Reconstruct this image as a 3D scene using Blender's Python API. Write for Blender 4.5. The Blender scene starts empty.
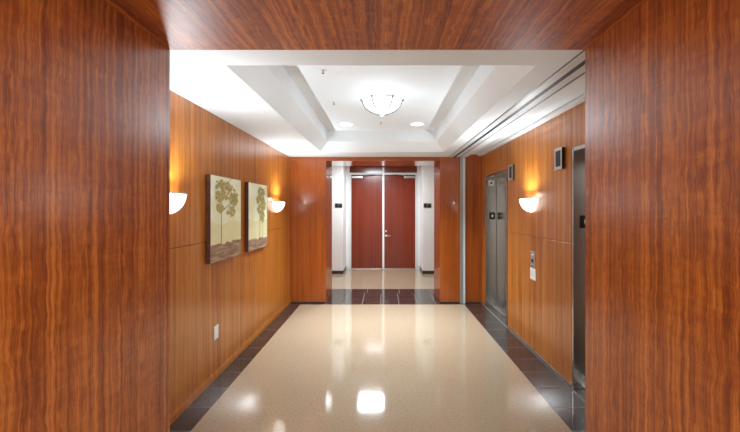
import bpy, bmesh, math, random
from mathutils import Vector
random.seed(7)
C = bpy.context.scene.collection
S = bpy.context.scene
PI = math.pi
# ------------------------------------------------------------------ camera
cd = bpy.data.cameras.new('camera'); cam = bpy.data.objects.new('camera', cd); C.objects.link(cam)
cam.location = (0, 0, 1.571); cam.rotation_euler = (PI/2, 0, 0)
cd.sensor_width = 36; cd.lens = 359/740*36
cd.shift_x = -13/740; cd.shift_y = -7/740; cd.clip_start = 0.02
S.camera = cam
# ------------------------------------------------------------------ world, exposure
w = bpy.data.worlds.new('world'); S.world = w; w.use_nodes = True
w.node_tree.nodes['Background'].inputs[0].default_value = (1, .97, .93, 1)
w.node_tree.nodes['Background'].inputs[1].default_value = 0.3
S.view_settings.view_transform = 'Standard'; S.view_settings.look = 'None'
S.view_settings.gamma = 1; S.view_settings.use_curve_mapping = False
S.view_settings.exposure = 0.66
# light levels (fixtures are built further down)
BOWL_E, DOWN_W, SCONCE_E, SCONCE_W, SCONCE_UP, PANEL_E, PANEL_W = 1.5, 20, 2.0, .20, 10.5, 5, 50
NEAR_W = 48; BOWL_W = 5.5
WHITE = (.76, .91, 1.0)
CORRIDOR = (.86, .94, 1.0)
WARM = (1.0, .88, .74)

# ------------------------------------------------------------------ materials
def new_mat(name):
    m = bpy.data.materials.new(name); m.use_nodes = True
    nt = m.node_tree; return m, nt, nt.nodes['Principled BSDF']
def plain(name, col, rough=.5, metal=0, vary=.04, scale=30, coat=0):
    m, nt, b = new_mat(name)
    n = nt.nodes.new('ShaderNodeTexNoise'); n.inputs['Scale'].default_value = scale; n.inputs['Detail'].default_value = 3
    tc = nt.nodes.new('ShaderNodeTexCoord'); nt.links.new(tc.outputs['Object'], n.inputs['Vector'])
    r = nt.nodes.new('ShaderNodeValToRGB')
    r.color_ramp.elements[0].position = .3; r.color_ramp.elements[1].position = .7
    r.color_ramp.elements[0].color = (*[c*(1-vary) for c in col], 1); r.color_ramp.elements[1].color = (*[min(1, c*(1+vary)) for c in col], 1)
    nt.links.new(n.outputs['Fac'], r.inputs['Fac']); nt.links.new(r.outputs['Color'], b.inputs['Base Color'])
    b.inputs['Roughness'].default_value = rough; b.inputs['Metallic'].default_value = metal
    b.inputs['Coat Weight'].default_value = coat; b.inputs['Coat Roughness'].default_value = .08
    return m
def emit(name, col, strength):
    m, nt, b = new_mat(name)
    b.inputs['Base Color'].default_value = (.9, .9, .9, 1); b.inputs['Roughness'].default_value = .3
    b.inputs['Emission Color'].default_value = (*col, 1); b.inputs['Emission Strength'].default_value = strength
    return m
def wood(name, dark, mid, light, grain='Z', freq=16, wavy=0.0, rough=.28, coat=.2, contrast=(.3, .72), curl=0.0, coat_r=.12):
    """lacquered veneer, stripes running along axis `grain` in world metres"""
    m, nt, b = new_mat(name); N = nt.nodes.new; L = nt.links.new
    tc = N('ShaderNodeTexCoord')
    src = tc.outputs['Object']
    if wavy:
        mp = N('ShaderNodeMapping'); mp.inputs['Scale'].default_value = {'Z': (5, 5, 5.5), 'X': (5.5, 5, 5), 'Y': (5, 5.5, 5)}[grain]
        L(src, mp.inputs['Vector'])
        wn = N('ShaderNodeTexNoise'); wn.inputs['Scale'].default_value = 1.6; wn.inputs['Detail'].default_value = 2.5
        L(mp.outputs[0], wn.inputs['Vector'])
        sub = N('ShaderNodeVectorMath'); sub.operation = 'SUBTRACT'; sub.inputs[1].default_value = (.5, .5, .5); L(wn.outputs['Color'], sub.inputs[0])
        sc = N('ShaderNodeVectorMath'); sc.operation = 'SCALE'; sc.inputs['Scale'].default_value = wavy; L(sub.outputs[0], sc.inputs[0])
        ad = N('ShaderNodeVectorMath'); ad.operation = 'ADD'; L(src, ad.inputs[0]); L(sc.outputs[0], ad.inputs[1]); src = ad.outputs[0]
    def noise(across, along, det, rg=.55):
        mp = N('ShaderNodeMapping'); v = [across]*3; v['XYZ'.index(grain)] = along; mp.inputs['Scale'].default_value = v
        L(src, mp.inputs['Vector'])
        n = N('ShaderNodeTexNoise'); n.inputs['Scale'].default_value = 1; n.inputs['Detail'].default_value = det; n.inputs['Roughness'].default_value = rg
        L(mp.outputs[0], n.inputs['Vector']); return n.outputs['Fac']
    a = noise(freq, .45, 3); f = noise(freq*7, 3.5, 4, .6)
    mix = N('ShaderNodeMix'); mix.data_type = 'FLOAT'; mix.inputs[0].default_value = .38; L(a, mix.inputs[2]); L(f, mix.inputs[3])
    fac = mix.outputs[0]
    if curl:
        cn = noise(9, 38, 2)
        m2 = N('ShaderNodeMix'); m2.data_type = 'FLOAT'; m2.inputs[0].default_value = curl; L(fac, m2.inputs[2]); L(cn, m2.inputs[3]); fac = m2.outputs[0]
    r = N('ShaderNodeValToRGB'); e = r.color_ramp.elements
    e[0].position = contrast[0]; e[0].color = (*dark, 1); e[1].position = contrast[1]; e[1].color = (*light, 1)
    k = e.new((contrast[0]+contrast[1])/2); k.color = (*mid, 1)
    L(fac, r.inputs['Fac']); L(r.outputs['Color'], b.inputs['Base Color'])
    b.inputs['Roughness'].default_value = rough; b.inputs['IOR'].default_value = 1.5
    b.inputs['Coat Weight'].default_value = coat; b.inputs['Coat Roughness'].default_value = coat_r
    return m
M = {}
fd, fm, fl = (.17, .026, .0035), (.36, .080, .009), (.60, .175, .024)
M['figured_z'] = wood('figured_veneer_upright', fd, fm, fl, 'Z', 58, .028, .30, .5, (.39, .62), .10, .26)
M['figured_x'] = wood('figured_veneer_across', fd, fm, fl, 'Y', 58, .028, .46, 0, (.39, .62), .10, .26)
M['panel'] = wood('straight_veneer', (.31, .080, .007), (.47, .148, .016), (.60, .225, .036), 'Z', 22, .012, .30, .2, (.37, .63))
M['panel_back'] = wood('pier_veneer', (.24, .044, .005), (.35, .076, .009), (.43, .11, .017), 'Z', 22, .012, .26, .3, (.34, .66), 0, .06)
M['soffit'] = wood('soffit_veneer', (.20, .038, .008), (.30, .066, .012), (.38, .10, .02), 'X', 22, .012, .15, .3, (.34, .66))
M['door_wood'] = wood('door_veneer', (.14, .015, .003), (.19, .022, .005), (.235, .031, .008), 'Z', 26, .01, .25, .25, (.34, .66))
M['gap'] = plain('dark_joint', (.035, .012, .005), .8)
M['paint'] = plain('white_ceiling_paint', (.80, .82, .83), .7, vary=.01, scale=3)
M['wall_paint'] = plain('white_wall_paint', (.82, .81, .79), .6, vary=.01, scale=3)
M['steel'] = plain('brushed_steel', (.52, .505, .48), .24, 1, .06, 60)
M['steel_light'] = plain('bright_steel', (.72, .71, .69), .3, 1, .03)
M['alu'] = plain('white_aluminium', (.68, .69, .68), .4, .0, .02)
M['alu_grey'] = plain('grey_aluminium', (.17, .18, .18), .35, .6, .03)
M['post_grey'] = plain('post_grey_metal', (.36, .37, .37), .35, .5, .03)
M['black'] = plain('black_plastic', (.010, .010, .010), .55)
M['dark_base'] = plain('dark_base', (.03, .027, .025), .3)
M['plate_white'] = plain('white_plastic', (.92, .92, .90), .4, vary=.01)
M['bulb'] = emit('frosted_glass_lit', WHITE, BOWL_E)
M['sconce_glass'] = emit('sconce_glass_lit', (1, .93, .84), SCONCE_E)
M['down_lens'] = emit('downlight_lens', WHITE, 8)
M['panel_lens'] = emit('panel_lens', (1, .98, .95), PANEL_E)
M['grout'] = plain('grout', (.26, .23, .21), .6)
def marble():
    m, nt, b = new_mat('cream_terrazzo'); N = nt.nodes.new; L = nt.links.new
    tc = N('ShaderNodeTexCoord')
    n1 = N('ShaderNodeTexNoise'); n1.inputs['Scale'].default_value = 55; n1.inputs['Detail'].default_value = 6; n1.inputs['Roughness'].default_value = .7
    n2 = N('ShaderNodeTexNoise'); n2.inputs['Scale'].default_value = 1.5; n2.inputs['Detail'].default_value = 2
    L(tc.outputs['Object'], n1.inputs[0]); L(tc.outputs['Object'], n2.inputs[0])
    r = N('ShaderNodeValToRGB'); e = r.color_ramp.elements
    e[0].position = .33; e[0].color = (.30, .215, .135, 1); e[1].position = .62; e[1].color = (.44, .335, .228, 1)
    k = e.new(.45); k.color = (.39, .29, .192, 1)
    L(n1.outputs['Fac'], r.inputs['Fac'])
    r2 = N('ShaderNodeValToRGB'); r2.color_ramp.elements[0].color = (.94, .93, .92, 1); r2.color_ramp.elements[1].color = (1, 1, 1, 1)
    L(n2.outputs['Fac'], r2.inputs['Fac'])
    mx = N('ShaderNodeMix'); mx.data_type = 'RGBA'; mx.blend_type = 'MULTIPLY'; mx.inputs[0].default_value = 1
    L(r.outputs[0], mx.inputs[6]); L(r2.outputs[0], mx.inputs[7]); L(mx.outputs[2], b.inputs['Base Color'])
    b.inputs['Roughness'].default_value = .065; b.inputs['IOR'].default_value = 1.65
    return m
M['marble'] = marble()
def tile_mat():
    m, nt, b = new_mat('dark_stone_tile'); N = nt.nodes.new; L = nt.links.new
    tc = N('ShaderNodeTexCoord'); n1 = N('ShaderNodeTexNoise'); n1.inputs['Scale'].default_value = 14; n1.inputs['Detail'].default_value = 8; n1.inputs['Roughness'].default_value = .7
    L(tc.outputs['Object'], n1.inputs[0]); r = N('ShaderNodeValToRGB'); e = r.color_ramp.elements
    e[0].position = .35; e[0].color = (.016, .011, .010, 1); e[1].position = .7; e[1].color = (.062, .045, .040, 1)
    L(n1.outputs['Fac'], r.inputs['Fac']); L(r.outputs[0], b.inputs['Base Color'])
    b.inputs['Roughness'].default_value = .09; b.inputs['IOR'].default_value = 1.68
    return m
M['tile'] = tile_mat()

# ------------------------------------------------------------------ mesh helpers
def box(bm, x0, x1, y0, y1, z0, z1, mi=0, bev=0):
    vs = [bm.verts.new((x, y, z)) for x in (x0, x1) for y in (y0, y1) for z in (z0, z1)]
    fs = [(0, 1, 3, 2), (4, 6, 7, 5), (0, 4, 5, 1), (2, 3, 7, 6), (0, 2, 6, 4), (1, 5, 7, 3)]
    fl = []
    for f in fs:
        fc = bm.faces.new([vs[i] for i in f]); fc.material_index = mi; fl.append(fc)
    if bev:
        ed = list({e for f in fl for e in f.edges})
        r = bmesh.ops.bevel(bm, geom=ed, offset=bev, segments=2, affect='EDGES', profile=.5)
        for f in r['faces']: f.material_index = mi
def quad(bm, pts, mi=0):
    f = bm.faces.new([bm.verts.new(p) for p in pts]); f.material_index = mi; return f
def lathe(bm, prof, seg=32, a0=0, a1=2*PI, c=(0, 0, 0), mi=0, smooth=True):
    full = abs(a1-a0-2*PI) < 1e-6; n = seg if full else seg+1
    rings = []
    for (r, z) in prof:
        if r < 1e-6: rings.append([bm.verts.new((c[0], c[1], c[2]+z))]*n); continue
        rings.append([bm.verts.new((c[0]+r*math.cos(a0+(a1-a0)*i/seg), c[1]+r*math.sin(a0+(a1-a0)*i/seg), c[2]+z)) for i in range(n)])
    for A, B in zip(rings, rings[1:]):
        for i in range(seg):
            j = (i+1) % n
            vs = []
            for v in (A[i], A[j], B[j], B[i]):
                if v not in vs: vs.append(v)
            if len(vs) > 2:
                f = bm.faces.new(vs); f.smooth = smooth; f.material_index = mi
def tube(bm, pts, r, seg=8, flat=1.0):
    pts = [Vector(p) for p in pts]; rings = []
    for i, p in enumerate(pts):
        d = (pts[min(i+1, len(pts)-1)]-pts[max(i-1, 0)]).normalized()
        up = Vector((0, 0, 1)) if abs(d.z) < .9 else Vector((1, 0, 0))
        u = d.cross(up).normalized(); v = d.cross(u).normalized()
        rings.append([bm.verts.new(p+u*r*math.cos(2*PI*k/seg)+v*r*flat*math.sin(2*PI*k/seg)) for k in range(seg)])
    for A, B in zip(rings, rings[1:]):
        for k in range(seg):
            f = bm.faces.new((A[k], A[(k+1) % seg], B[(k+1) % seg], B[k])); f.smooth = True
    bm.faces.new(rings[0][::-1]); bm.faces.new(rings[-1])
def B(fn=None, *a, **k):
    bm = bmesh.new()
    if fn: fn(bm, *a, **k)
    return bm
def obj(name, bm, mats, parent=None, kind=None, label=None, loc=None):
    bmesh.ops.recalc_face_normals(bm, faces=bm.faces)
    me = bpy.data.meshes.new(name); bm.to_mesh(me); bm.free()
    for m in (mats if isinstance(mats, (list, tuple)) else [mats]): me.materials.append(M[m])
    o = bpy.data.objects.new(name, me); C.objects.link(o)
    if parent: o.parent = parent
    if loc: o.location = loc
    if kind: o['kind'] = kind
    if label: o['label'] = label
    return o
def struct(name, bm, mats): return obj(name, bm, mats, None, 'structure')
def thing(name, label, cat, loc, rz=0, group=None):
    o = bpy.data.objects.new(name, None); C.objects.link(o); o.empty_display_size = .1
    o.location = loc; o.rotation_euler = (0, 0, rz); o['label'] = label; o['category'] = cat
    if group: o['group'] = group
    return o
def dup(root, loc, rz, label, group=None):
    r = root.copy(); C.objects.link(r); r.location = loc; r.rotation_euler = (0, 0, rz); r['label'] = label
    def rec(src, dst):
        for ch in list(src.children):
            c = ch.copy(); C.objects.link(c); c.parent = dst; rec(ch, c)
    rec(root, r); return r
def light(kind, name, parent, loc, watts, col, **k):
    ld = bpy.data.lights.new(name, kind); ld.energy = watts; ld.color = col
    for a, v in k.items(): setattr(ld, a, v)
    o = bpy.data.objects.new(name, ld); C.objects.link(o); o.parent = parent; o.location = loc
    return o

# ------------------------------------------------------------------ plan (metres; camera looks along +Y)
U = 1/59.83
D = 6.0
XL, XR = -93*U, 99*U            # lobby side walls
ZC = 2.44                       # soffit ceiling
YF = 1.81                       # lobby face of the near portal
PX0, PX1, PZ = -64.3*U, 61*U, 2.373
OX = 57*U                       # far opening half width
YB2 = 6.70                      # back face of the far portal
YW, YD = 8.70, 9.45             # corridor wall, door plane
ZK = 2.70                       # corridor ceiling
AX = 58*U
EY = ((2.12, 3.15), (4.77, 5.80))   # elevator openings
EZ = 2.105; EXD = 109*U

# ------------------------------------------------------------------ floor
bm = bmesh.new()
ML, MR = -81.4*U, 79.8*U
box(bm, ML, MR, -2.4, .985*D, -.06, 0)
box(bm, -3.4, ML, -2.4, YF, -.06, 0); box(bm, MR, 3.4, -2.4, YF, -.06, 0)
box(bm, -3.4, 3.4, 7.05, YD+.1, -.06, 0)
struct('floor', bm, 'marble')
def tiles(bm, x0, x1, y0, y1, sx, sy, oy=0, ox=0, g=.0035):
    box(bm, x0, x1, y0, y1, -.06, -.0012, 1)
    ny = int((y1-y0)/sy)+2; nx = int((x1-x0)/sx)+2
    for i in range(-1, nx):
        for j in range(-1, ny):
            a0, a1 = max(x0, x0+ox+i*sx+g), min(x1, x0+ox+(i+1)*sx-g)
            b0, b1 = max(y0, y0+oy+j*sy+g), min(y1, y0+oy+(j+1)*sy-g)
            if a1-a0 > .006 and b1-b0 > .006: box(bm, a0, a1, b0, b1, -.03, 0, 0)
bm = B(); tiles(bm, XL, ML, YF, D, .4, .306, .306*.0+(2.54-YF) % .306); struct('floor_border_left', bm, ['tile', 'grout'])
bm = B(); tiles(bm, MR, XR-.018, YF, D, .5, .306, (2.54-YF) % .306, 0)
box(bm, XR-.018, XR, YF, D, -.06, -.001, 1); struct('floor_border_right', bm, ['tile', 'grout'])
bm = B()
tiles(bm, ML, MR, .985*D, D, .305, .3, 0, .1)
tiles(bm, -OX, OX, D, YB2, .305, .305, -.05, .0)
tiles(bm, -3.4, 3.4, YB2, 7.05, .305, .305, .05, .05); struct('floor_border_back', bm, ['tile', 'grout'])
bm = B()
for (a, b) in EY: tiles(bm, XR, EXD-.05, a, b, .5, .306, .1, 0)
struct('floor_border_elevators', bm, ['tile', 'grout'])

# ------------------------------------------------------------------ walls
def panel_wall_x(bm, x, side, cells, T=.1):
    """cells (y0,y1,z0,z1): veneer panels whose face is at x; side=+1 room lies towards -x"""
    for (a, b, c, d) in cells:
        g = .0022
        xs = (x, x+.016*side)
        box(bm, min(xs), max(xs), a+g, b-g, c+g, d-g, 0, .0012)
JZ = 1.28
ys = [YF, .415*D, .572*D, .729*D, .886*D, D]
bm = B(); box(bm, XL-.12, XL-.016, YF, D, 0, 2.60, 1)
panel_wall_x(bm, XL, -1, [(a, b, c, d) for a, b in zip(ys, ys[1:]) for c, d in ((0, JZ), (JZ, ZC))])
struct('wall_left', bm, ['panel', 'gap'])
bm = B()
(a0, a1), (b0, b1) = EY
for (p, q) in ((YF, a0), (a1, b0), (b1, D)): box(bm, XR+.016, XR+.12, p, q, 0, 2.60, 1)
for (p, q) in EY: box(bm, XR+.016, XR+.12, p, q, EZ, 2.60, 1)
ZR = 1.571+54.5*U
panel_wall_x(bm, XR, 1, [(YF, a0, 0, JZ-.01), (YF, a0, JZ-.01, ZR), (a1, 3.96, 0, JZ-.01), (3.96, b0, 0, JZ-.01), (a1, b0, JZ-.01, ZR),
                         (a0, a1, EZ, ZR), (b0, b1, EZ, ZR), (b1, D, 0, JZ-.01), (b1, D, JZ-.01, ZR)])
struct('wall_right', bm, ['panel', 'gap'])
# far portal
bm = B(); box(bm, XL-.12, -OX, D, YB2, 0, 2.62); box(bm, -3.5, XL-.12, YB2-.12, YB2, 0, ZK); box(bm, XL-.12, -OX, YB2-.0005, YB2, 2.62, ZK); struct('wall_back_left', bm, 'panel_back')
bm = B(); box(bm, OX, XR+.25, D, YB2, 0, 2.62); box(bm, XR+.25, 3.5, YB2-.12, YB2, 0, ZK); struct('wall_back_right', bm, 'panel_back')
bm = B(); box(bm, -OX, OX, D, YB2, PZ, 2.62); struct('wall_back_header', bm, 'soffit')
# near portal
bm = B(); box(bm, XL-.12, PX0, .85, YF, 0, 2.9); box(bm, -3.5, XL-.12, .85, .97, 0, 2.9); struct('wall_front_left', bm, 'figured_z')
bm = B(); box(bm, PX1, XR+.25, .85, YF, 0, 2.9); box(bm, XR+.25, 3.5, .85, .97, 0, 2.9); struct('wall_front_right', bm, 'figured_z')
bm = B(); box(bm, PX0, PX1, .85, YF, PZ, 2.9); struct('wall_front_header', bm, 'figured_x')
# corridor behind the camera and beyond the doors' portal
bm = B(); box(bm, -3.5, 3.5, -2.5, -2.4, 0, ZK); box(bm, -3.5, -3.4, -2.4, .85, 0, ZK); box(bm, 3.4, 3.5, -2.4, .85, 0, ZK); struct('wall_rear', bm, 'wall_paint')
bm = B(); box(bm, -3.5, -AX, YW, YD+.1, 0, ZK); box(bm, -3.5, -3.4, YB2, YW, 0, ZK); struct('wall_corridor_left', bm, 'wall_paint')
bm = B(); box(bm, AX, 3.5, YW, YD+.1, 0, ZK); box(bm, 3.4, 3.5, YB2, YW, 0, ZK); struct('wall_corridor_right', bm, 'wall_paint')
# elevator shaft backing
bm = B()
for (p, q) in EY: box(bm, EXD+.06, EXD+.12, p-.2, q+.2, 0, 2.6)
struct('wall_shaft', bm, 'gap')

# ------------------------------------------------------------------ ceiling with tray
bm = B()
tx0, tx1, ty0, ty1 = -57*U, 55.5*U, .362*D, .912*D
i1, h1, h2 = .134, .134, .30
TRX = 65.5*U     # ceiling track starts
def slab(x0, x1, y0, y1, z=ZC): box(bm, x0, x1, y0, y1, z, z+.03)
slab(XL, tx0, YF, D); slab(tx1, TRX, YF, D); slab(tx0, tx1, YF, ty0); slab(tx0, tx1, ty1, D)
def ring(x0, x1, y0, y1, z): return [(x0, y0, z), (x1, y0, z), (x1, y1, z), (x0, y1, z)]
R0, R1 = ring(tx0, tx1, ty0, ty1, ZC), ring(tx0+i1, tx1-i1, ty0+i1, ty1-i1, ZC+h1)
R2 = ring(tx0+i1, tx1-i1, ty0+i1, ty1-i1, ZC+h2)
for P, Q in ((R0, R1), (R1, R2)):
    for k in range(4): quad(bm, (P[k], P[(k+1) % 4], Q[(k+1) % 4], Q[k]))
box(bm, tx0+i1-.02, tx1-i1+.02, ty0+i1-.02, ty1-i1+.02, ZC+h2, ZC+h2+.03)
slab(77*U, 84*U, YF, D); box(bm, 84*U, XR+.02, YF, D, ZR, ZR+.03); quad(bm, ((84*U, YF, ZC), (84*U, D, ZC), (84*U, D, ZR), (84*U, YF, ZR)))
slab(-63*U-.3, 1.7, YF, YF+.001, ZC)
struct('ceiling', bm, 'paint')
bm = B(); box(bm, -3.5, 3.5, -2.5, .85, ZK, ZK+.05); struct('ceiling_front', bm, 'paint')
bm = B(); box(bm, -3.5, 3.5, YB2, YD+.2, ZK, ZK+.05); struct('ceiling_back', bm, 'paint')
bm = B(); box(bm, 94.5*U, XR-.001, YF, D, ZR-.028, ZR-.004, 0, .004); struct('trim_1', bm, 'alu')
# baseboards
bm = B(); box(bm, XL, XL+.010, YF, D-.002, 0, .05, 0, .002); box(bm, XL, XL+.006, YF, D-.002, .05, .068, 0, .002); struct('baseboard_left', bm, 'panel')
bm = B()
for (p, q) in ((YF, a0), (a1, b0), (b1, D-.012)): box(bm, XR-.012, XR, p, q, 0, .022, 0, .002)
struct('baseboard_right', bm, 'alu_grey')
bm = B()
box(bm, XL+.012, -OX+.0, D-.010, D, 0, .018); box(bm, OX, XR-.014, D-.010, D, 0, .018)
box(bm, -OX, -OX+.006, D, YB2, 0, .018); box(bm, OX-.006, OX, D, YB2, 0, .018); struct('baseboard_back', bm, 'dark_base')
bm = B()
for s in (-1, 1):
    xs = sorted((s*AX, s*3.39)); box(bm, xs[0], xs[1], YW-.012, YW, 0, .075)
    xs = sorted((s*AX, s*(AX-.012))); box(bm, xs[0], xs[1], YW-.012, YD-.03, 0, .075)
struct('baseboard_corridor', bm, 'dark_base')

# ------------------------------------------------------------------ ceiling track and rail post
t = thing('partition_track', 'long grey and white metal track with black slot in ceiling beside elevators', 'track', (0, 0, 0))
bm = B(); box(bm, TRX, 66.1*U, YF, D, ZC-.004, ZC+.03); obj('edge_rail', bm, 'alu_grey', t, label='thin dark grey edge of the track')
bm = B(); box(bm, 66.1*U, 69.8*U, YF, D, ZC-.008, ZC+.02, 0, .002); obj('cover_plate', bm, 'alu', t)
bm = B(); box(bm, 69.8*U, 71.9*U, YF, D, ZC-.0085, ZC+.03); obj('slot', bm, 'black', t, label='black slot of the track')
bm = B(); box(bm, 71.9*U, 76.2*U, YF, D, ZC-.004, ZC+.02, 0, .002); obj('cover_plate', bm, 'alu', t)
bm = B(); box(bm, 76.2*U, 77.0*U, YF, D, ZC-.006, ZC+.02); obj('edge_rail', bm, 'alu_grey', t, label='thin dark grey edge of the track')
t = thing('door_guide_post', 'slim upright metal guide post on back wall beneath the ceiling track', 'post', (79.3*U, D-.02, 0))
bm = B(); box(bm, -.044, 0, -.03, .018, 0, ZC-.01, 0, .003); obj('channel', bm, 'post_grey', t)
bm = B(); box(bm, .001, .040, -.022, .018, 0, ZC-.01, 0, .003); obj('cover_strip', bm, 'alu', t, label='bright cover strip of the post')

# ------------------------------------------------------------------ double door
dr = bpy.data.objects.new('door_1', None); C.objects.link(dr); dr['kind'] = 'structure'; dr.location = (.008, YD, 0)
bm = B(); hw = .84
box(bm, -hw-.045, -hw, -.05, .06, 0, 2.52); box(bm, hw, hw+.045, -.05, .06, 0, 2.52); box(bm, -hw, hw, -.05, .06, 2.468, 2.52)
obj('door_frame', bm, 'alu', dr)
bm = B()
box(bm, -AX-.008, -hw-.045, -.03, .08, 0, ZK); box(bm, hw+.045, AX-.008, -.03, .08, 0, ZK); obj('side_panel', bm, 'wall_paint', dr)
bm = B(); box(bm, -hw-.045, hw+.045, -.03, .08, 2.52, ZK); obj('transom', bm, 'door_wood', dr)
bm = B(); box(bm, -hw, hw, -.04, .06, 0, .012, 0, .002); obj('threshold', bm, 'steel_light', dr)
bm = B(); box(bm, -.026, .026, -.055, -.022, .012, 2.66, 0, .004); obj('astragal', bm, 'plate_white', dr)
bm = B(); box(bm, -hw, hw, .03, .04, 2.44, 2.468); obj('head_gap', bm, 'black', dr)
for s in (-1, 1):
    bm = B(); xs = sorted((s*.004, s*(hw-.004))); box(bm, xs[0], xs[1], -.02, .03, .014, 2.448, 0, .002)
    lf = obj('door_leaf', bm, 'door_wood', dr)
    bm = B(); xs = sorted((s*(hw-.30), s*(hw-.01))); box(bm, xs[0], xs[1], -.085, -.0201, 2.375, 2.435, 0, .008)
    cl = obj('door_closer', bm, 'steel_light', lf)
    bm = B(); tube(bm, [(s*(hw-.25), -.09, 2.44), (s*(hw-.45), -.16, 2.455), (s*(hw-.62), -.06, 2.465)], .009); obj('closer_arm', bm, 'alu_grey', cl)
    if s == 1:
        bm = B(); lathe(bm, [(0, 0), (.028, 0), (.028, .012), (0, .012)], 20)
        bmesh.ops.rotate(bm, verts=bm.verts, matrix=__import__('mathutils').Matrix.Rotation(PI/2, 3, 'X'), cent=(0, 0, 0))
        bmesh.ops.translate(bm, verts=bm.verts, vec=(.07, -.0201, .87))
        tube(bm, [(.07, -.03, .87), (.07, -.072, .87), (.10, -.078, .87), (.19, -.075, .868)], .010); obj('lever_handle', bm, 'steel_light', lf)
        bm = B(); lathe(bm, [(0, 0), (.026, 0), (.022, .02), (0, .022)], 20)
        bmesh.ops.rotate(bm, verts=bm.verts, matrix=__import__('mathutils').Matrix.Rotation(PI/2, 3, 'X'), cent=(0, 0, 0))
        bmesh.ops.translate(bm, verts=bm.verts, vec=(.07, -.0201, .99)); obj('door_lock', bm, 'steel_light', lf)
# wall signs in the corridor
for s, lb in ((-1, 'small dark door sign on white wall left of the red double doors'), (1, 'small dark door sign on white wall right of the red double doors')):
    t = thing('door_sign', lb, 'sign', (s*1.075, YW, 1.655), 0, 'signs beside the double doors')
    bm = B(); box(bm, -.09, .09, -.008, -.0003, -.055, .055, 0, .002); obj('sign_plate', bm, 'alu_grey', t)
    bm = B(); box(bm, -.08, -.02, -.011, -.0081, -.042, .045); box(bm, .0, .08, -.011, -.0081, -.042, .02); obj('sign_mark', bm, 'black', t, label='dark marks on the sign')

# ------------------------------------------------------------------ elevators
def elevator(y0, y1, label, notice):
    t = thing('elevator_entrance', label, 'elevator', (XR, (y0+y1)/2, 0), 0, 'elevator entrances on the right wall')
    a, b = y0-t.location.y, y1-t.location.y; dx = EXD-XR; g = .03
    bm = B(); box(bm, 0.010, dx+.05, b-g, b-.0005, 0, EZ-.001, 0, .002); box(bm, -.004, .012, b-.036, b-.016, 0, EZ-.001, 0, .002); fj = obj('jamb', bm, 'steel', t)
    bm = B(); box(bm, 0.010, dx+.05, a+.0005, a+g, 0, EZ-.001, 0, .002); box(bm, -.004, .012, a+.016, a+.036, 0, EZ-.001, 0, .002); obj('jamb', bm, 'steel', t)
    bm = B(); box(bm, 0.0, dx+.05, a+g, b-g, EZ-.032, EZ-.001, 0, .002); obj('header', bm, 'steel', t)
    mid = 0
    for p, q in ((a+g+.001, mid-.002), (mid+.002, b-g-.014)):
        bm = B(); box(bm, dx, dx+.03, p, q, .012, EZ-.033, 0, .002); obj('door_panel', bm, 'steel', t)
    bm = B(); box(bm, dx-.05, dx+.045, a+g, b-g, -.02, .006); box(bm, dx-.035, dx-.03, a+g, b-g, .006, .009); obj('sill', bm, 'steel_light', t)
    yp = b-g
    bm = B(); box(bm, .055, .145, yp-.006, yp-.0003, 1.405, 1.515, 0, .002); pl = obj('floor_plate', bm, 'black', fj, label='black floor plate')
    bm = B(); box(bm, .090, .115, yp-.0075, yp-.0061, 1.45, 1.478); box(bm, .096, .108, yp-.0075, yp-.0061, 1.437, 1.449); obj('plate_mark', bm, 'plate_white', fj, label='white mark on the floor plate')
    if notice:
        bm = B(); box(bm, .04, .13, yp-.006, yp-.0003, 1.945, 2.03, 0, .002); obj('notice_plate', bm, 'plate_white', fj, label='small white plate')
        bm = B(); lathe(bm, [(0, 0), (.018, 0), (.018, .0015), (0, .0015)], 16)
        bmesh.ops.rotate(bm, verts=bm.verts, matrix=__import__('mathutils').Matrix.Rotation(PI/2, 3, 'X'), cent=(0, 0, 0))
        bmesh.ops.translate(bm, verts=bm.verts, vec=(.085, yp-.0062, 1.988)); obj('plate_mark', bm, 'black', fj, label='dark round mark on the white plate')
    return t
elevator(*EY[1], 'stainless steel elevator entrance at the far end of the right wall', True)
elevator(*EY[0], 'stainless steel elevator entrance nearest the camera, half hidden by wood portal', False)

# hall lanterns
def lantern():
    t = thing('hall_lantern', 'black and silver hall lantern beside the top of the far elevator', 'elevator indicator', (XR, .762*D, 2.035), 0, 'elevator hall lanterns')
    bm = B(); box(bm, -.030, -.0003, -.065, .065, -.098, .098, 0, .004); obj('housing', bm, 'black', t)
    bm = B(); e = .014
    box(bm, -.036, -.0301, -.068, .068, .085, .1, 0, .001); box(bm, -.036, -.0301, -.068, .068, -.1, -.085, 0, .001)
    box(bm, -.036, -.0301, -.068, -.054, -.085, .085, 0, .001); box(bm, -.036, -.0301, .054, .068, -.085, .085, 0, .001); obj('face_frame', bm, 'steel_light', t, label='silver face frame')
    bm = B(); box(bm, -.034, -.0302, -.044, .044, -.070, .075, 0, .002); obj('display', bm, 'black', t)
    bm = B(); box(bm, -.0315, -.0301, -.053, .053, -.084, .084); obj('face_plate', bm, 'steel_light', t)
    return t
l1 = lantern()
dup(l1, (XR, .5545*D, 2.035), 0, 'black and silver hall lantern beside the top of the near elevator')
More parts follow.
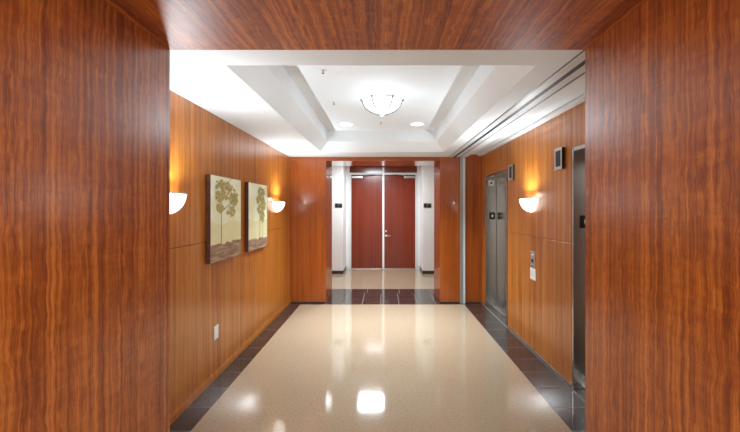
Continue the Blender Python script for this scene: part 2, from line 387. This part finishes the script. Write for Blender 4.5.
# call station
t = thing('call_button_panel', 'steel elevator call button panel under the right wall lamp', 'call panel', (XR, 3.955, 1.015))
bm = B(); box(bm, -.008, -.0003, -.06, .06, -.093, .093, 0, .002); obj('face_plate', bm, 'steel_light', t)
for z, nm, m_, r in ((.045, 'call_button', 'alu', .018), (-.012, 'call_button', 'black', .018), (-.06, 'key_switch', 'steel', .011)):
    bm = B(); lathe(bm, [(0, 0), (r, 0), (r, .005), (0, .006)], 20)
    bmesh.ops.rotate(bm, verts=bm.verts, matrix=__import__('mathutils').Matrix.Rotation(-PI/2, 3, 'Y'), cent=(0, 0, 0))
    bmesh.ops.translate(bm, verts=bm.verts, vec=(-.0081, 0, z)); obj(nm, bm, m_, t)
t = thing('notice_sign', 'white notice plate just below the elevator call button panel', 'sign', (XR, 3.955, .855))
bm = B(); box(bm, -.006, -.0003, -.07, .07, -.064, .064, 0, .002); obj('sign_plate', bm, 'plate_white', t)
bm = B()
for z in (.035, .012, -.011): box(bm, -.0068, -.0061, -.045, .045, z-.003, z+.003)
obj('sign_mark', bm, 'alu', t)
# outlet
t = thing('outlet_cover', 'white outlet cover low on the left wood wall', 'outlet', (XL, .5565*D, .425))
bm = B(); box(bm, .0003, .006, -.042, .042, -.064, .064, 0, .003); obj('cover_plate', bm, 'plate_white', t)
for z in (-.022, .022):
    bm = B(); box(bm, .0061, .008, -.016, .016, z-.014, z+.014, 0, .002)
    box(bm, .0081, .0084, -.008, -.005, z-.006, z+.006); box(bm, .0081, .0084, .005, .008, z-.006, z+.006); obj('socket', bm, 'plate_white', t)

# ------------------------------------------------------------------ sconces
def sconce(label, loc, rz):
    t = thing('wall_sconce', label, 'wall lamp', loc, rz, 'half-bowl wall lamps')
    # local: wall plane at x=0, lamp bulges to +x
    bm = B(); n = 10; R, H = 1.0, .15
    prof = [(math.sin(PI/2*(1-k/n))*1.0, -H*math.sin(PI/2*k/n)) for k in range(n+1)]
    prof = [(max(r, 0), z) for r, z in prof]
    prof[-1] = (0, -H)
    lathe(bm, prof, 28, -PI/2, PI/2)
    bmesh.ops.scale(bm, verts=bm.verts, vec=(.120, .168, 1))
    for v in bm.verts: v.co.x += .004
    o = obj('glass_shade', bm, 'sconce_glass', t)
    so = o.modifiers.new('wall', 'SOLIDIFY'); so.thickness = .003
    bm = B(); pts = [(.124*math.cos(a)+.004, .172*math.sin(a), .003) for a in [-PI/2+PI*k/28 for k in range(29)]]
    tube(bm, pts, .0055, 6); obj('rim', bm, 'steel', t)
    bm = B(); box(bm, .0003, .0038, -.10, .10, -.11, .02, 0, .001); obj('back_plate', bm, 'steel_light', t)
    bm = B(); lathe(bm, [(0, -.06), (.014, -.06), (.014, -.02), (0, -.015)], 12, c=(.06, 0, 0)); obj('lamp_holder', bm, 'plate_white', t)
    light('POINT', 'sconce_glow', t, (.085, 0, .035), SCONCE_W, WARM, shadow_soft_size=.03)
    u = light('AREA', 'sconce_uplight', t, (.09, 0, .002), SCONCE_UP, (.80, .92, 1.0), shape='RECTANGLE', size=.05, size_y=.20, spread=math.radians(170)); u.rotation_euler = (0, PI+.66, 0)
    return t
sconce('lit half-bowl wall lamp on right wall between the elevators', (XR, 3.99, 1.685), PI)
sconce('lit half-bowl wall lamp at left, cut off by the wood portal', (XL, .426*D, 1.68), 0)
sconce('lit half-bowl wall lamp beyond the second tree painting', (XL, .868*D, 1.675), 0)

# ------------------------------------------------------------------ ceiling lamp
ZT = ZC+h2
t = thing('ceiling_lamp', 'large lit glass bowl lamp with metal straps in the ceiling tray', 'ceiling lamp', (-.008, 3.66, ZT))
bm = B(); n = 12; RB, HB = .192, .130; zt = -.07
prof = [(RB*math.cos(PI/2*k/n)**1.05, zt-HB*math.sin(PI/2*k/n)) for k in range(n)]+[(0, zt-HB)]
lathe(bm, prof, 40); o = obj('glass_bowl', bm, 'bulb', t)
bm = B(); lathe(bm, [(0, -.0005), (.07, -.0005), (.065, -.02), (.02, -.03), (.012, -.05), (0, -.05)], 24); obj('canopy', bm, 'steel_light', t)
bm = B(); lathe(bm, [(RB, zt-.006), (RB+.008, zt-.004), (RB+.008, zt+.008), (RB, zt+.008)], 40); obj('rim', bm, 'plate_white', t)
light('POINT', 'bowl_light', t, (0, 0, zt-HB-.085), BOWL_W, WHITE, shadow_soft_size=.2)
for k in range(6):
    a = 2*PI*k/6
    pts = [((r+.006)*math.cos(a), (r+.006)*math.sin(a), z-.003) for r, z in prof]
    pts = [((RB+.03)*math.cos(a), (RB+.03)*math.sin(a), zt+.018), ((RB+.022)*math.cos(a), (RB+.022)*math.sin(a), zt+.006)]+pts[:-1]
    bm = B(); tube(bm, pts, .0065, 6); obj('strap', bm, 'alu_grey', t)
bm = B(); lathe(bm, [(0, zt-HB-.028), (.012, zt-HB-.02), (.022, zt-HB-.006), (.022, zt-HB+.002), (0, zt-HB+.004)], 16); obj('finial', bm, 'steel', t)
# recessed downlights
def downlight(label, x, y):
    t = thing('recessed_downlight', label, 'downlight', (x, y, ZT), 0, 'recessed downlights in the tray')
    bm = B(); lathe(bm, [(.098, -.0003), (.098, -.004), (.086, -.006), (.084, -.0003)], 32); obj('trim_ring', bm, 'plate_white', t)
    bm = B(); lathe(bm, [(0, -.003), (.083, -.003)], 32); obj('lens', bm, 'down_lens', t)
    light('AREA', 'downlight_beam', t, (0, 0, -.012), DOWN_W, WHITE, shape='DISK', size=.15, spread=math.radians(95))
downlight('left of two round recessed downlights at the far end of the tray', -37*.823*U, .823*D)
downlight('right of two round recessed downlights at the far end of the tray', 34*.823*U, .823*D)
# sprinklers
def sprinkler(label, x, y):
    t = thing('sprinkler_head', label, 'sprinkler', (x, y, ZT))
    bm = B(); lathe(bm, [(0, -.0003), (.024, -.0003), (.022, -.005), (0, -.006)], 20); obj('escutcheon', bm, 'plate_white', t)
    bm = B(); lathe(bm, [(0, -.006), (.009, -.006), (.008, -.03), (0, -.03)], 10); obj('frame', bm, 'steel_light', t)
    bm = B(); lathe(bm, [(0, -.03), (.011, -.030), (.011, -.033), (0, -.034)], 12); obj('deflector', bm, 'alu_grey', t)
sprinkler('small sprinkler head in the tray left of the bowl lamp', -49*.652*U, .652*D)
sprinkler('tiny sprinkler head in the tray nearest the wood header', -60*.502*U, .502*D)
sprinkler('tiny sprinkler head in the tray between the two downlights', -2*.80*U, .80*D)
# corridor panel light, plus two added fill panels behind the camera
def panel_light(label, x, y, watts, sx=.6, sy=.6):
    t = thing('ceiling_panel_light', label, 'ceiling light', (x, y, ZK), 0, 'square panel lights in the corridors')
    bm = B(); a, b = sx/2, sy/2
    box(bm, -a, a, -b, -b+.02, -.012, -.0003); box(bm, -a, a, b-.02, b, -.012, -.0003); box(bm, -a, -a+.02, -b+.02, b-.02, -.012, -.0003); box(bm, a-.02, a, -b+.02, b-.02, -.012, -.0003); obj('frame', bm, 'plate_white', t)
    bm = B(); box(bm, -a+.02, a-.02, -b+.02, b-.02, -.008, -.004); obj('diffuser', bm, 'panel_lens', t)
    light('AREA', 'panel_beam', t, (0, 0, -.02), watts, CORRIDOR, shape='SQUARE', size=.5)
panel_light('square lit ceiling panel in the corridor before the red double doors', -.26, 1.32*D, PANEL_W)
panel_light('added unseen fill panel behind the camera, left of centre', -1.1, -.7, NEAR_W)  # unseen pair, added to brighten the wood of the near portal
panel_light('added unseen fill panel behind the camera, right of centre', 1.1, -.7, NEAR_W)

# ------------------------------------------------------------------ paintings
def art_mat(name, cols, sx, sz):
    m, nt, b = new_mat(name); N = nt.nodes.new; L = nt.links.new
    tc = N('ShaderNodeTexCoord'); mp = N('ShaderNodeMapping'); mp.inputs['Scale'].default_value = (sx, sx, sz); L(tc.outputs['Object'], mp.inputs[0])
    n = N('ShaderNodeTexNoise'); n.inputs['Scale'].default_value = 1; n.inputs['Detail'].default_value = 5; L(mp.outputs[0], n.inputs[0])
    r = N('ShaderNodeValToRGB'); e = r.color_ramp.elements
    e[0].position = .32; e[1].position = .68; e[0].color = (*cols[0], 1); e[1].color = (*cols[-1], 1)
    if len(cols) == 3: k = e.new(.5); k.color = (*cols[1], 1)
    L(n.outputs['Fac'], r.inputs['Fac']); L(r.outputs[0], b.inputs['Base Color']); b.inputs['Roughness'].default_value = .55
    M[name] = m
art_mat('art_sky', [(.82, .80, .46), (.88, .88, .62), (.92, .93, .82)], 4, 5)
art_mat('art_haze', [(.80, .73, .38), (.86, .82, .52)], 5, 9)
art_mat('art_ground', [(.20, .10, .06), (.36, .22, .13), (.50, .36, .24)], 6, 40)
art_mat('art_foliage', [(.40, .31, .08), (.58, .50, .20)], 40, 40)
art_mat('art_trunk', [(.30, .21, .09), (.40, .30, .14)], 40, 10)
art_mat('canvas_edge', [(.10, .035, .03), (.17, .07, .06)], 20, 20)
def painting(label, y0, y1, tree, seed):
    rnd = random.Random(seed); W, H = y1-y0, .785; T = .045
    t = thing('canvas_painting', label, 'painting', (XL, (y0+y1)/2, 1.09), 0, 'tree paintings on the left wall')
    bm = B(); box(bm, .004, T-.002, -W/2, W/2, 0, H, 0, .003); obj('stretcher', bm, 'canvas_edge', t, label='dark maroon canvas edge')
    bm = B(); x = T-.0015
    def poly(pts, mi, lay): quad(bm, [(x+lay*.0004, p[0], p[1]) for p in pts], mi)
    a = W/2-.002
    poly([(-a, .002), (a, .002), (a, H-.002), (-a, H-.002)], 0, 0)
    poly([(-a, .10), (a, .10), (a, .34), (a*.4, .38), (-a*.3, .33), (-a, .37)], 1, 1)
    top = [(-a+2*a*k/14, tree['g']+rnd.uniform(-.012, .012)) for k in range(15)]
    poly([(-a, .002)]+[(a, .002)]+top[::-1], 2, 2)
    cx, cz, rx, rz = tree['c']
    tx = tree['t']
    lay = 3
    for tt, wd in tx:
        poly([(tt-wd, tree['g']-.02), (tt+wd, tree['g']-.02), (tt+wd*.7+.01, cz), (tt-wd*.7+.01, cz)], 4, lay)
        for k in range(5):
            z0 = cz-rz*.7+k*rz*.3; s = (-1)**k
            poly([(tt+.006, z0), (tt+.006, z0+.012), (cx+s*rx*.6, z0+.11), (cx+s*rx*.6, z0+.105)], 4, lay+1)
    for k in range(tree['n']):
        r_, an = math.sqrt(rnd.random()), rnd.uniform(0, 2*PI)
        ox, oz, qx, qz = rnd.choice(tree['k'])
        px, pz = ox+qx*r_*math.cos(an), oz+qz*r_*math.sin(an)
        s = rnd.uniform(.010, .034)
        if abs(px)+s > a or pz+s > H-.004: continue
        nn = 9; pts = [(px+s*1.2*rnd.uniform(.6, 1.1)*math.cos(2*PI*i/nn), pz+s*.75*rnd.uniform(.6, 1.1)*math.sin(2*PI*i/nn)) for i in range(nn)]
        poly(pts, 3, 5+k*.05)
    obj('painted_canvas', bm, ['art_sky', 'art_haze', 'art_ground', 'art_foliage', 'art_trunk'], t)
painting('nearer tree painting on the left wall, single tall ochre tree with broad crown', .524*D, .636*D,
         dict(g=.16, c=(-.03, .58, .23, .19), t=[(-.13, .008)], n=230, k=[(-.10, .70, .17, .05), (.02, .64, .21, .07), (.16, .58, .10, .06), (-.16, .60, .08, .05), (.09, .46, .11, .045), (-.14, .49, .07, .03), (-.02, .66, .20, .08)]), 3)
painting('farther tree painting on the left wall, narrow ochre trees on pale sky', .672*D, .780*D,
         dict(g=.125, c=(.09, .52, .14, .21), t=[(.04, .006), (.15, .005)], n=170, k=[(.10, .68, .12, .06), (.06, .60, .13, .06), (.16, .54, .10, .07), (.05, .47, .09, .06), (.14, .38, .07, .06)]), 5)
